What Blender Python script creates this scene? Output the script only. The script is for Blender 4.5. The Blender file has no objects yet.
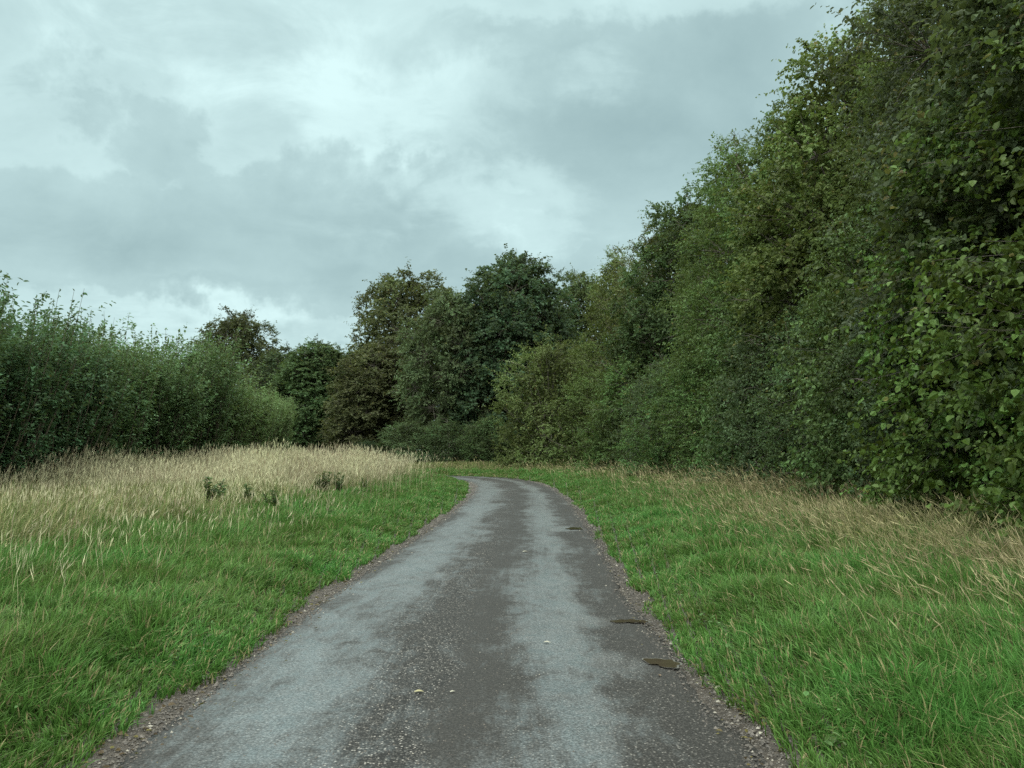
import bpy, math
import numpy as np

rng = np.random.default_rng(7)
R = math.radians
scene = bpy.context.scene
COL = scene.collection
CAM_H = 1.5
F_PX = 900.0

# ------------------------------------------------------------------ helpers
def link(o, parent=None):
    COL.objects.link(o)
    if parent is not None:
        o.parent = parent
    return o

def tag(o, label=None, cat=None, group=None, kind=None):
    if label: o['label'] = label
    if cat: o['category'] = cat
    if group: o['group'] = group
    if kind: o['kind'] = kind
    return o

def empty(name, loc, rz=0.0, sc=1.0):
    o = bpy.data.objects.new(name, None)
    o.empty_display_size = 0.3
    o.location = loc
    o.rotation_euler = (0, 0, rz)
    o.scale = (sc, sc, sc) if not hasattr(sc, '__len__') else sc
    return link(o)

def mesh_np(name, verts, faces_list, mats=(), fattrs=None, vattrs=None, mat_idx=None, smooth=False, uv=None):
    """faces_list: list of (n,k) integer arrays; attributes follow that face order."""
    me = bpy.data.meshes.new(name)
    verts = np.ascontiguousarray(verts, dtype=np.float32)
    me.vertices.add(len(verts))
    me.vertices.foreach_set('co', verts.ravel())
    loops, starts, tot = [], [], 0
    for f in faces_list:
        f = np.asarray(f, dtype=np.int32)
        if len(f) == 0: continue
        n, k = f.shape
        loops.append(f.ravel())
        starts.append(np.arange(n, dtype=np.int32) * k + tot)
        tot += n * k
    loops = np.concatenate(loops); starts = np.concatenate(starts)
    me.loops.add(len(loops)); me.loops.foreach_set('vertex_index', loops)
    me.polygons.add(len(starts)); me.polygons.foreach_set('loop_start', starts)
    for m in mats: me.materials.append(m)
    if mat_idx is not None:
        me.polygons.foreach_set('material_index', np.asarray(mat_idx, dtype=np.int32))
    me.polygons.foreach_set('use_smooth', np.full(len(starts), smooth, dtype=bool))
    for nm, a in (fattrs or {}).items():
        at = me.attributes.new(nm, 'FLOAT', 'FACE'); at.data.foreach_set('value', np.asarray(a, dtype=np.float32))
    for nm, a in (vattrs or {}).items():
        at = me.attributes.new(nm, 'FLOAT', 'POINT'); at.data.foreach_set('value', np.asarray(a, dtype=np.float32))
    if uv is not None:
        l = me.uv_layers.new(name='UVMap'); l.data.foreach_set('uv', np.asarray(uv, dtype=np.float32)[loops].ravel())
    me.update(calc_edges=True)
    return me

def norm(v):
    return v / np.maximum(np.linalg.norm(v, axis=-1, keepdims=True), 1e-9)

def smooth01(x, a, b):
    t = np.clip((np.asarray(x, float) - a) / (b - a), 0, 1)
    return t * t * (3 - 2 * t)

_tab = np.random.default_rng(99).random((256, 256))
def vnoise(x, y):
    xi = np.floor(x).astype(int); yi = np.floor(y).astype(int)
    fx = x - xi; fy = y - yi
    fx = fx * fx * (3 - 2 * fx); fy = fy * fy * (3 - 2 * fy)
    g = lambda i, j: _tab[i & 255, j & 255]
    return (g(xi, yi) * (1 - fx) + g(xi + 1, yi) * fx) * (1 - fy) + (g(xi, yi + 1) * (1 - fx) + g(xi + 1, yi + 1) * fx) * fy
def fbm(x, y, o=3):
    s = 0; a = .5; t = 0
    for k in range(o):
        s = s + a * vnoise(x * 2 ** k + 17 * k, y * 2 ** k + 31 * k); t += a; a *= .5
    return s / t

# ------------------------------------------------------------------ the lane: centre line, distance to it, ground height
ctrl = np.array([(-.28, -25), (-.28, -10), (-.29, 3), (-.30, 9), (-.14, 13.5), (.05, 19.3), (.18, 27), (.08, 35.5), (-.65, 43.5),
                 (-2.6, 49.6), (-7.6, 53.6), (-13.5, 57.0), (-22, 60), (-40, 65), (-80, 75)], float)
def catmull(P, step=0.2):
    out = []
    for i in range(len(P) - 1):
        p0 = P[max(i - 1, 0)]; p1 = P[i]; p2 = P[i + 1]; p3 = P[min(i + 2, len(P) - 1)]
        n = max(2, int(np.linalg.norm(p2 - p1) / step))
        t = np.linspace(0, 1, n, endpoint=False)[:, None]
        m1 = (p2 - p0) * np.linalg.norm(p2 - p1) / max(np.linalg.norm(p2 - p0), 1e-6)
        m2 = (p3 - p1) * np.linalg.norm(p2 - p1) / max(np.linalg.norm(p3 - p1), 1e-6)
        out.append((2 * t**3 - 3 * t**2 + 1) * p1 + (t**3 - 2 * t**2 + t) * m1 + (-2 * t**3 + 3 * t**2) * p2 + (t**3 - t**2) * m2)
    out.append(P[-1:])
    return np.concatenate(out)
line = catmull(ctrl)
tang = norm(np.gradient(line, axis=0))
perp = np.stack([tang[:, 1], -tang[:, 0]], 1)           # to the right of travel
arc = np.concatenate([[0], np.cumsum(np.linalg.norm(np.diff(line, axis=0), axis=1))])
arc -= np.interp(0, line[:, 1], arc)
HALF_L = 1.60; HALF_R = 1.50

def lane_s(x, y):
    """signed distance from the lane's centre line, positive to the right"""
    x = np.asarray(x, float); y = np.asarray(y, float)
    shp = x.shape; x = x.ravel(); y = y.ravel(); res = np.empty(len(x))
    L = line[::3]; N = perp[::3]
    for i in range(0, len(x), 20000):
        dx = x[i:i+20000, None] - L[None, :, 0]; dy = y[i:i+20000, None] - L[None, :, 1]
        j = np.argmin(dx * dx + dy * dy, axis=1); k = np.arange(len(j))
        lat = dx[k, j] * N[j, 0] + dy[k, j] * N[j, 1]
        dist = np.sqrt(dx[k, j]**2 + dy[k, j]**2)
        res[i:i+20000] = np.where(dist > 6, np.sign(lat) * dist, lat)
    return res.reshape(shp)

def ground_z(x, y, s=None):
    if s is None: s = lane_s(x, y)
    a = np.abs(s)
    z = -0.035 + 0.035 * smooth01(a, 1.35, 1.7)
    z = z + 0.09 * smooth01(a, 1.8, 2.6) + 0.05 * smooth01(a, 2.6, 5) * fbm(x * .9, y * .9, 2)
    z = z + np.where(s > 0, 0.22 * smooth01(s, 4.5, 8), 0.10 * smooth01(-s, 4, 8))
    return z

# ------------------------------------------------------------------ materials
def new_mat(name):
    m = bpy.data.materials.new(name); m.use_nodes = True
    nt = m.node_tree; nt.nodes.clear()
    return m, nt, nt.nodes, nt.links

class NB:
    """small node builder"""
    def __init__(s, nt): s.nt = nt
    def n(s, t, ins=None, **props):
        nd = s.nt.nodes.new(t)
        for k, v in props.items(): setattr(nd, k, v)
        for k, v in (ins or {}).items():
            sock = nd.inputs[k]
            if isinstance(v, bpy.types.NodeSocket): s.nt.links.new(v, sock)
            else: sock.default_value = v
        return nd
    def math(s, op, a, b=0.0, c=None, clamp=False):
        d = {0: a, 1: b}
        if c is not None: d[2] = c
        return s.n('ShaderNodeMath', d, operation=op, use_clamp=clamp).outputs[0]
    def mixc(s, fac, a, b, blend='MIX'):
        return s.n('ShaderNodeMix', {0: fac, 6: a, 7: b}, data_type='RGBA', blend_type=blend).outputs[2]
    def mixf(s, fac, a, b):
        return s.n('ShaderNodeMix', {0: fac, 2: a, 3: b}, data_type='FLOAT').outputs[0]
    def ramp(s, v, a, b, lo=0.0, hi=1.0):
        return s.n('ShaderNodeMapRange', {0: v, 1: a, 2: b, 3: lo, 4: hi}, interpolation_type='SMOOTHSTEP').outputs[0]
    def noise(s, vec, scale, detail=4, rough=.55, dist=0.0):
        return s.n('ShaderNodeTexNoise', {'Vector': vec, 'Scale': scale, 'Detail': detail, 'Roughness': rough, 'Distortion': dist}).outputs[0]
    def attr(s, name):
        return s.n('ShaderNodeAttribute', attribute_name=name).outputs['Fac']

def leaf_material(name, translucent=0.32, gloss=.42, spec=.35, vr=.75, v0=.55):
    """leaf colour = the object's own colour, varied leaf by leaf and clump by clump; alpha = share of yellowed leaves"""
    m, nt, N, L = new_mat(name); b = NB(nt)
    oi = b.n('ShaderNodeObjectInfo')
    rnd = b.attr('rnd'); cl = b.attr('cl')
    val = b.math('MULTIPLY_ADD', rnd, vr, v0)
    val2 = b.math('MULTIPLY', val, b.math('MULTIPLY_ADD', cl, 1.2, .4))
    hue = b.math('ADD', .5, b.math('MULTIPLY', b.math('SUBTRACT', cl, .5), .05))
    col = b.n('ShaderNodeHueSaturation', {'Hue': hue, 'Saturation': b.math('MULTIPLY_ADD', rnd, -.25, 1.1), 'Value': val2, 'Color': oi.outputs['Color']}).outputs[0]
    # yellowed / browned leaves
    rr = b.math('FRACT', b.math('MULTIPLY', rnd, 37.31))
    thr = b.math('MULTIPLY', oi.outputs['Alpha'], b.math('MULTIPLY_ADD', b.ramp(cl, .45, .9), 1.5, .3))
    isy = b.math('LESS_THAN', rr, thr)
    ycol = b.mixc(b.math('FRACT', b.math('MULTIPLY', rnd, 91.7)), (.19, .18, .05, 1), (.14, .105, .045, 1))
    col = b.mixc(b.math('MULTIPLY', isy, .8), col, ycol)
    p = b.n('ShaderNodeBsdfPrincipled', {'Base Color': col, 'Roughness': gloss, 'Specular IOR Level': spec})
    t = b.n('ShaderNodeBsdfTranslucent', {'Color': b.mixc(.4, col, (.16, .2, .03, 1))})
    mx = b.n('ShaderNodeMixShader', {0: translucent, 1: p.outputs[0], 2: t.outputs[0]})
    o = b.n('ShaderNodeOutputMaterial', {0: mx.outputs[0]})
    return m

def bark_material(name, c1, c2):
    m, nt, N, L = new_mat(name); b = NB(nt)
    tc = b.n('ShaderNodeTexCoord').outputs['Object']
    mp = b.n('ShaderNodeMapping', {'Vector': tc, 'Scale': (9, 9, 1.6)}).outputs[0]
    n1 = b.noise(mp, 3, 5)
    col = b.mixc(b.ramp(n1, .35, .65), c1, c2)
    bp = b.n('ShaderNodeBump', {'Strength': .6, 'Distance': .02, 'Height': n1})
    p = b.n('ShaderNodeBsdfPrincipled', {'Base Color': col, 'Roughness': .85, 'Normal': bp.outputs[0]})
    b.n('ShaderNodeOutputMaterial', {0: p.outputs[0]})
    return m

def grass_material(name, base, mid, tip, dry, dryness=0.12, trans=.3):
    m, nt, N, L = new_mat(name); b = NB(nt)
    rnd = b.attr('rnd'); cl = b.attr('cl'); t = b.attr('t')
    c = b.mixc(b.ramp(t, 0, .45), base, mid)
    c = b.mixc(b.ramp(t, .4, 1), c, tip)
    rr = b.math('FRACT', b.math('MULTIPLY', rnd, 23.7))
    c = b.mixc(b.math('LESS_THAN', rr, dryness), c, dry)
    hue = b.math('MULTIPLY_ADD', b.math('SUBTRACT', cl, .5), .07, .5)
    c = b.n('ShaderNodeHueSaturation', {'Hue': hue, 'Saturation': 1.0, 'Value': b.math('MULTIPLY', b.math('MULTIPLY_ADD', rnd, .7, .65), b.math('MULTIPLY_ADD', cl, .6, .7)), 'Color': c}).outputs[0]
    p = b.n('ShaderNodeBsdfPrincipled', {'Base Color': c, 'Roughness': .5, 'Specular IOR Level': .16})
    tr = b.n('ShaderNodeBsdfTranslucent', {'Color': c})
    mx = b.n('ShaderNodeMixShader', {0: trans, 1: p.outputs[0], 2: tr.outputs[0]})
    b.n('ShaderNodeOutputMaterial', {0: mx.outputs[0]})
    return m

M_LEAF = leaf_material('leaf', .38, .5, .16)
M_LEAF_BROAD = leaf_material('broad_leaf', .34, .5, .18, 1.15, .3)
M_BARK = bark_material('bark', (.055, .046, .036, 1), (.16, .14, .115, 1))
M_TWIG = bark_material('twig', (.06, .048, .032, 1), (.11, .09, .06, 1))
M_GRASS = grass_material('green_grass', (.040, .048, .014, 1), (.050, .122, .021, 1), (.086, .176, .040, 1), (.25, .22, .11, 1), .09)
M_LONG = grass_material('long_grass', (.050, .055, .018, 1), (.090, .130, .034, 1), (.17, .20, .075, 1), (.30, .265, .14, 1), .25)
M_DRY2 = grass_material('tawny_grass', (.085, .08, .035, 1), (.205, .18, .09, 1), (.31, .265, .15, 1), (.16, .15, .06, 1), .25, .25)
M_DRY = grass_material('dry_grass', (.095, .095, .04, 1), (.255, .245, .135, 1), (.40, .375, .24, 1), (.21, .16, .095, 1), .15, .25)

# ------------------------------------------------------------------ ground sheet
def axis_steps(a0, a1, fine, far, grow=1.25):
    c = list(np.arange(a0, a1 + 1e-6, fine))
    st = fine; v = a1; hi = []
    while v < far: st *= grow; v += st; hi.append(v)
    st = fine; v = a0; lo = []
    while v > -far: st *= grow; v -= st; lo.append(v)
    return np.array(lo[::-1] + c + hi)
gx = axis_steps(-9, 10, .2, 3000); gy = axis_steps(0, 62, .25, 3000)
GX, GY = np.meshgrid(gx, gy)
GS = lane_s(GX, GY)
GZ = ground_z(GX, GY, GS)
gv = np.stack([GX, GY, GZ], -1).reshape(-1, 3)
nx, ny = len(gx), len(gy)
idx = np.arange(nx * ny).reshape(ny, nx)
gf = np.stack([idx[:-1, :-1], idx[:-1, 1:], idx[1:, 1:], idx[1:, :-1]], -1).reshape(-1, 4)

m, nt, N, L = new_mat('ground_soil'); b = NB(nt)
pos = b.n('ShaderNodeNewGeometry').outputs['Position']
sA = b.math('ABSOLUTE', b.attr('lane'))
n1 = b.noise(pos, 2.3, 5); n2 = b.noise(pos, 22, 6, .7); n3 = b.noise(pos, .5, 3)
soil = b.mixc(b.ramp(n2, .3, .72), (.020, .016, .011, 1), (.070, .056, .042, 1))
thatch = b.mixc(b.ramp(n2, .35, .7), (.022, .032, .010, 1), (.075, .085, .032, 1))
thatch = b.mixc(b.ramp(n3, .45, .65), thatch, b.mixc(n2, (.05, .05, .02, 1), (.13, .12, .06, 1)))
edge = b.math('ADD', sA, b.math('MULTIPLY', b.math('SUBTRACT', n1, .5), .6))
c = b.mixc(b.ramp(edge, 1.95, 2.2), soil, thatch)
bp = b.n('ShaderNodeBump', {'Strength': .8, 'Distance': .02, 'Height': n2})
p = b.n('ShaderNodeBsdfPrincipled', {'Base Color': c, 'Roughness': .8, 'Normal': bp.outputs[0]})
b.n('ShaderNodeOutputMaterial', {0: p.outputs[0]})
me = mesh_np('ground', gv, [gf], [m], vattrs={'lane': GS.ravel()}, smooth=True)
g = link(bpy.data.objects.new('ground', me))
tag(g, 'grassy soil of the verges and the field beside the wet lane', 'ground', kind='structure')

# ------------------------------------------------------------------ lane surface
rows = np.where((line[:, 1] > -8) & (arc < 110))[0]
cols = np.linspace(-1, 1, 33)
rl = line[rows]; rp = perp[rows]; ra = arc[rows]
edge_l = HALF_L + .10 * (fbm(ra * .8, ra * 0 + 3.3, 3) - .5) + .06 * (fbm(ra * 5, ra * 0 + 9.3, 2) - .5)
edge_r = HALF_R + .14 * (fbm(ra * .7, ra * 0 + 23.3, 3) - .5) + .08 * (fbm(ra * 5, ra * 0 + 19.3, 2) - .5)
U = np.where(cols[None, :] < 0, cols[None, :] * edge_l[:, None], cols[None, :] * edge_r[:, None])
XY = rl[:, None, :] + U[..., None] * rp[:, None, :]
Zr = 0.006 + 0.014 * (1 - (cols[None, :] / 1.0) ** 2) - .02 * smooth01(np.abs(cols)[None, :], .93, 1.0) + 0 * U
rv = np.concatenate([XY, Zr[..., None]], -1).reshape(-1, 3)
ii = np.arange(rv.shape[0]).reshape(len(rows), len(cols))
rf = np.stack([ii[:-1, :-1], ii[:-1, 1:], ii[1:, 1:], ii[1:, :-1]], -1).reshape(-1, 4)
ruv = np.stack([U, np.broadcast_to(ra[:, None], U.shape)], -1).reshape(-1, 2)

m, nt, N, L = new_mat('wet_chip_seal'); b = NB(nt)
uv = b.n('ShaderNodeUVMap', uv_map='UVMap').outputs[0]
sep = b.n('ShaderNodeSeparateXYZ', {0: uv}); u = sep.outputs[0]; v = sep.outputs[1]
def uvs(sx, sy, off=(0, 0, 0)): return b.n('ShaderNodeMapping', {'Vector': uv, 'Scale': (sx, sy, 1), 'Location': off}).outputs[0]
wob = b.math('MULTIPLY', b.math('SUBTRACT', b.noise(uvs(.9, .35), 1.0, 5, .6), .5), .95)
u2 = b.math('ADD', u, wob)
big = b.noise(uvs(.9, .33, (3, 1, 0)), 1.0, 5, .6, .4)
med = b.noise(uvs(2.4, 1.1, (7, 2, 0)), 1.0, 5, .65, .5)
fine = b.noise(uvs(60, 45), 1.0, 3, .7)
streak = b.noise(uvs(7, .35, (1, 5, 0)), 1.0, 4, .6)
def track(c0, w0, w1):                                   # 1 inside a wheel track, fading out at its side
    return b.ramp(b.math('ABSOLUTE', b.math('SUBTRACT', u2, c0)), w1, w0)
tl = track(-1.0, .05, .75); tr = track(.62, .0, .55)
tr_line = track(.74, .0, .10)
strk2 = b.noise(uvs(16, .5, (2, 8, 0)), 1.0, 5, .65, .6)
blot = b.noise(uvs(5.5, 3.2, (11, 4, 0)), 1.0, 6, .7, .7)
def cen(x, k): return b.math('MULTIPLY', b.math('SUBTRACT', x, .5), k)
patch = b.math('ADD', b.math('ADD', cen(big, 1.6), cen(med, 1.9)), b.math('ADD', cen(strk2, .75), cen(blot, 1.9)))
trk = b.math('MAXIMUM', tl, b.math('MULTIPLY', tr, .85))
wet = b.math('ADD', b.math('MULTIPLY', trk, .66), b.math('MULTIPLY', patch, .72))
wet = b.math('ADD', wet, b.math('MULTIPLY', tr_line, .22))
for pu, pvv, ru, rv_, kk in ((1.12, 6.45, .42, .55, .55), (.98, 7.95, .42, .45, .55), (.55, 7.3, .35, .8, .25), (1.05, 17.2, .5, .9, .6), (.9, 14.8, .4, .5, .35), (.86, 9.6, .16, 1.6, .3)):
    dd_ = b.n('ShaderNodeVectorMath', {0: b.n('ShaderNodeVectorMath', {0: b.n('ShaderNodeCombineXYZ', {0: u2, 1: v, 2: 0.0}).outputs[0], 1: (pu, pvv, 0)}, operation='SUBTRACT').outputs[0], 1: (1 / ru, 1 / rv_, 0)}, operation='MULTIPLY').outputs[0]
    wet = b.math('ADD', wet, b.math('MULTIPLY', b.ramp(b.n('ShaderNodeVectorMath', {0: dd_}, operation='LENGTH').outputs['Value'], 1.0, .2), kk))
wet = b.math('ADD', wet, cen(fine, .55))
wetm = b.n('ShaderNodeMapRange', {0: wet, 1: -.02, 2: .86, 3: 0.0, 4: 1.0}, interpolation_type='SMOOTHSTEP').outputs[0]
# aggregate
vor = b.n('ShaderNodeTexVoronoi', {'Vector': uv, 'Scale': 75.0, 'Randomness': 1.0}, feature='F1')
vd = vor.outputs['Distance']; vc = b.n('ShaderNodeSeparateColor', {0: vor.outputs['Color']}).outputs[0]
stone = b.mixc(vc, (.014, .013, .012, 1), (.105, .10, .09, 1))
stone = b.mixc(b.ramp(vc, .90, .95), stone, (.30, .28, .25, 1))
bind = b.mixc(b.ramp(vd, .28, .60), stone, (.012, .011, .010, 1))
brown = b.mixc(b.ramp(fine, .25, .75), (.012, .0112, .010, 1), (.042, .039, .035, 1))
bare = b.math('MULTIPLY', track(-.40, .15, .42), b.ramp(b.math('ADD', med, b.math('MULTIPLY', big, .4)), .5, .75))     # stripped, stony strip left of the crown
smoothb = b.math('MAXIMUM', track(.02, .10, .36), b.ramp(b.math('ABSOLUTE', u2), 1.15, 1.5, 0, .9))
c = b.mixc(b.math('MULTIPLY', smoothb, .8), b.mixc(.5, bind, brown), brown)
c = b.mixc(b.math('MINIMUM', b.math('MULTIPLY', bare, 1.4), 1.0), c, bind)
pol_sheen = b.mixc(b.ramp(b.math('ADD', b.math('MULTIPLY', fine, .6), b.math('MULTIPLY', vc, .4)), .25, .75), (.016, .021, .023, 1), (.092, .118, .125, 1))      # stone polished pale in the wheel tracks, bluish sky sheen painted into it
c = b.mixc(b.ramp(b.math('ADD', b.math('MULTIPLY', trk, .70), b.math('MULTIPLY', patch, .66)), .0, 1.2, 0, .75), c, pol_sheen)
rough = b.mixf(wetm, .60, .35)
rough = b.math('ADD', rough, b.math('MULTIPLY', b.math('SUBTRACT', fine, .5), .15))
hgt = b.math('SUBTRACT', b.math('MULTIPLY', fine, .4), vd)
bstr = b.mixf(wetm, .65, .35)
bp = b.n('ShaderNodeBump', {'Strength': bstr, 'Distance': .006, 'Height': hgt})
p = b.n('ShaderNodeBsdfPrincipled', {'Base Color': c, 'Roughness': rough, 'Specular IOR Level': b.mixf(wetm, .16, .5), 'Normal': bp.outputs[0],
    'Coat Weight': b.math('MULTIPLY', b.math('MULTIPLY_ADD', wetm, .95, .05), b.math('MULTIPLY', b.ramp(fine, .25, .60, .35, 1.0), b.ramp(vd, .62, .25, .55, 1.0))), 'Coat Roughness': b.mixf(b.ramp(blot, .45, .62), .50, .34), 'Coat IOR': 2.15,
    'Coat Normal': b.n('ShaderNodeBump', {'Strength': .25, 'Distance': .006, 'Height': hgt}).outputs[0]})
b.n('ShaderNodeOutputMaterial', {0: p.outputs[0]})
me = mesh_np('lane', rv, [rf], [m], uv=ruv, smooth=True)
tag(link(bpy.data.objects.new('road', me)), 'narrow wet chip-seal lane curving left past tall trees', 'road', kind='structure')

def road_z(x, y):
    s = float(lane_s(np.array([x]), np.array([y]))[0])
    return 0.006 + 0.014 * (1 - min(1, (s / 1.61) ** 2))

# puddles
m, nt, N, L = new_mat('puddle_water'); b = NB(nt)
tc = b.n('ShaderNodeNewGeometry').outputs['Position']
nn = b.noise(tc, 14, 3)
bp = b.n('ShaderNodeBump', {'Strength': .04, 'Distance': .01, 'Height': nn})
p = b.n('ShaderNodeBsdfPrincipled', {'Base Color': b.mixc(nn, (.028, .022, .015, 1), (.052, .041, .028, 1)), 'Roughness': .03, 'IOR': 1.33, 'Normal': bp.outputs[0]})
b.n('ShaderNodeOutputMaterial', {0: p.outputs[0]})
M_WATER = m
m, nt, N, L = new_mat('pale_silt'); b = NB(nt)
tc = b.n('ShaderNodeNewGeometry').outputs['Position']
nn = b.noise(tc, 60, 5, .7)
p = b.n('ShaderNodeBsdfPrincipled', {'Base Color': b.mixc(nn, (.05, .048, .042, 1), (.22, .21, .19, 1)), 'Roughness': .22, 'Specular IOR Level': .6, 'Normal': b.n('ShaderNodeBump', {'Strength': .3, 'Distance': .004, 'Height': nn}).outputs[0]})
b.n('ShaderNodeOutputMaterial', {0: p.outputs[0]})
M_SILT = m
def puddle(x, y, a, bb, seed, label):
    r = np.random.default_rng(seed)
    n = 96; th = np.linspace(0, 2 * np.pi, n, endpoint=False)
    def ring(k):
        w = 1 + .22 * np.sin(th * 2 + seed) + .13 * np.sin(th * 3 + 2 * seed) + .09 * np.sin(th * 7 + seed * 3) + .05 * np.sin(th * 5 + seed) + .03 * np.sin(th * 11 + 2.1 * seed)
        return np.stack([np.cos(th) * a * w * k, np.sin(th) * bb * w * k], 1)
    z = road_z(x, y)
    root = empty('puddle', (x, y, 0.0))
    tag(root, label, 'puddle', 'puddles in the wheel track', 'structure')
    def sheet(nm, rg, zz, mat, off=(0, 0)):
        v3 = np.concatenate([[[off[0], off[1], zz]], np.column_stack([rg + np.array(off), np.full(n, zz)])])
        f = np.stack([np.zeros(n, int), 1 + np.arange(n), 1 + (np.arange(n) + 1) % n], 1)
        o = link(bpy.data.objects.new(nm, mesh_np(nm, v3, [f], [mat])), root)
        return o
    sheet('water', ring(1.0), z + .0085, M_WATER)
    sheet('silt_rim', ring(1.10), z + .0065, M_SILT, (a * .05, bb * .04))
puddle(1.055, 6.42, .105, .13, 3, 'brown pothole puddle by the right edge of the lane, the larger and nearer one')
puddle(1.02, 7.95, .13, .085, 8, 'thin dark puddle sliver in the right wheel track just beyond the larger one')
puddle(1.18, 17.2, .17, .20, 5, 'small far puddle at the right edge of the lane before the bend')

# ------------------------------------------------------------------ loose gravel along the edges and on the crown of the lane
def stones(name, xs, ys, zs, size, mat, rs):
    n = len(xs)
    base = np.array([(1, 0, 0), (0, 1, 0), (-1, 0, 0), (0, -1, 0), (0, 0, .75), (0, 0, -.6)], float)
    V = base[None] * (size[:, None, None] * (0.65 + .7 * rs.random((n, 6, 1))))
    a = rs.random(n) * 6.28; ca, sa = np.cos(a), np.sin(a)
    X = V[..., 0] * ca[:, None] - V[..., 1] * sa[:, None]; Y = V[..., 0] * sa[:, None] + V[..., 1] * ca[:, None]
    V = np.stack([X + xs[:, None], Y + ys[:, None], V[..., 2] + zs[:, None]], -1)
    f = np.array([(0, 1, 4), (1, 2, 4), (2, 3, 4), (3, 0, 4), (1, 0, 5), (2, 1, 5), (3, 2, 5), (0, 3, 5)])
    Fc = (f[None] + 6 * np.arange(n)[:, None, None]).reshape(-1, 3)
    return mesh_np(name, V.reshape(-1, 3), [Fc], [mat], fattrs={'rnd': np.repeat(rs.random(n), 8)})
m, nt, N, L = new_mat('gravel'); b = NB(nt)
rnd = b.attr('rnd')
c = b.mixc(rnd, (.026, .022, .018, 1), (.105, .090, .074, 1))
c = b.mixc(b.math('GREATER_THAN', rnd, .96), c, (.24, .22, .18, 1))
p = b.n('ShaderNodeBsdfPrincipled', {'Base Color': c, 'Roughness': .55}); b.n('ShaderNodeOutputMaterial', {0: p.outputs[0]})
M_GRAVEL = m
def lane_pts(n, v0, v1, power, smin, smax, rs, side):
    """points by distance along the lane and lateral offset"""
    v = v0 + (v1 - v0) * rs.random(n) ** power
    s = smin + (smax - smin) * rs.random(n) if side == 0 else side * (smin + (smax - smin) * np.abs(rs.normal(0, .42, n)).clip(0, 1.4))
    i = np.interp(v, arc, np.arange(len(arc))).astype(int)
    P = line[i] + s[:, None] * perp[i] + tang[i] * (v - arc[i])[:, None]
    return P[:, 0], P[:, 1], s
rs = np.random.default_rng(21)
px_, py_, ps_ = [], [], []
for side, n, mid in ((-1, 26000, 1.65), (1, 22000, 1.56)):
    v = 2.6 + 40 * rs.random(n) ** 2.2
    s = side * (mid + rs.normal(0, .12, n))
    i = np.interp(v, arc, np.arange(len(arc))).astype(int)
    P = line[i] + s[:, None] * perp[i] + tang[i] * (v - arc[i])[:, None]
    px_.append(P[:, 0]); py_.append(P[:, 1]); ps_.append(s)
X = np.concatenate(px_); Y = np.concatenate(py_); S = np.concatenate(ps_)
Z = np.maximum(ground_z(X, Y, S), np.where(np.abs(S) < 1.6, .004, -1)) + .002
gm = stones('gravel', X, Y, Z, rs.gamma(2.2, .0019, len(X)).clip(.0018, .013) * (1 + Y / 25), M_GRAVEL, rs)
tag(link(bpy.data.objects.new('gravel', gm)), 'loose brown grit and chippings lying along both edges of the lane', 'gravel', kind='stuff')
n = 9000
v = 2.8 + 12 * rs.random(n) ** 1.8; s = rs.normal(-.18, .30, n)
i = np.interp(v, arc, np.arange(len(arc))).astype(int)
P = line[i] + s[:, None] * perp[i] + tang[i] * (v - arc[i])[:, None]
gm = stones('loose_chippings', P[:, 0], P[:, 1], .018 - .014 * (s / 1.6) ** 2 + 0 * s, rs.gamma(4, .0011, n).clip(.002, .009), M_GRAVEL, rs)
tag(link(bpy.data.objects.new('chippings_gravel', gm)), 'scatter of small loose chippings along the crown of the lane', 'gravel', kind='stuff')

# ------------------------------------------------------------------ grass
def in_view(x, y, margin=1.22):
    return (y > 2.0) & (np.abs(x) < (512 / F_PX * y) * margin + 1.2)

def blades(x, y, z, h, w, lean, ldir, face, rs, cl, nseg=3, curl=1.7):
    """arched blades; 2*nseg+1 vertices each"""
    n = len(x)
    t = np.linspace(0, 1, nseg + 1)
    bend = t ** curl
    vx, vy, vz, tt = [], [], [], []
    fx, fy = np.cos(face), np.sin(face)
    for k, tk in enumerate(t):
        ox = x + np.cos(ldir) * lean * h * bend[k]; oy = y + np.sin(ldir) * lean * h * bend[k]
        oz = z + h * (tk - .35 * np.minimum(lean, 1.3) * bend[k] * tk)
        ww = w * (1 - .25 * tk) * .5
        if k < nseg:
            vx += [ox - fx * ww, ox + fx * ww]; vy += [oy - fy * ww, oy + fy * ww]; vz += [oz, oz]; tt += [np.full(n, tk)] * 2
        else:
            vx.append(ox); vy.append(oy); vz.append(oz); tt.append(np.full(n, 1.0))
    k = 2 * nseg + 1
    V = np.stack([np.stack(vx, 1), np.stack(vy, 1), np.stack(vz, 1)], -1).reshape(-1, 3)
    T = np.stack(tt, 1).ravel()
    off = (np.arange(n) * k)[:, None]
    quads = np.concatenate([np.stack([off[:, 0] + 2*j, off[:, 0] + 2*j+1, off[:, 0] + 2*j+3, off[:, 0] + 2*j+2], 1) for j in range(nseg - 1)])
    tris = np.stack([off[:, 0] + 2*nseg-2, off[:, 0] + 2*nseg-1, off[:, 0] + 2*nseg], 1)
    r = rs.random(n)
    fa = {'rnd': np.concatenate([np.tile(r, nseg - 1), r]), 'cl': np.concatenate([np.tile(cl, nseg - 1), cl])}
    return V, quads, tris, fa, T

def scatter(n, y0, y1, x0, x1, rs):
    """uniform in log distance, so that density falls with the square root of nearness"""
    y = y0 * (y1 / y0) ** rs.random(n)
    x = x0 + (x1 - x0) * rs.random(n)
    return x, y

def add_grass(name, V, q, t, fa, T, mat, label):
    me = mesh_np(name, V, [q, t], [mat], fattrs=fa, vattrs={'t': T})
    tag(link(bpy.data.objects.new(name, me)), label, 'grass', kind='stuff')

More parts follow.
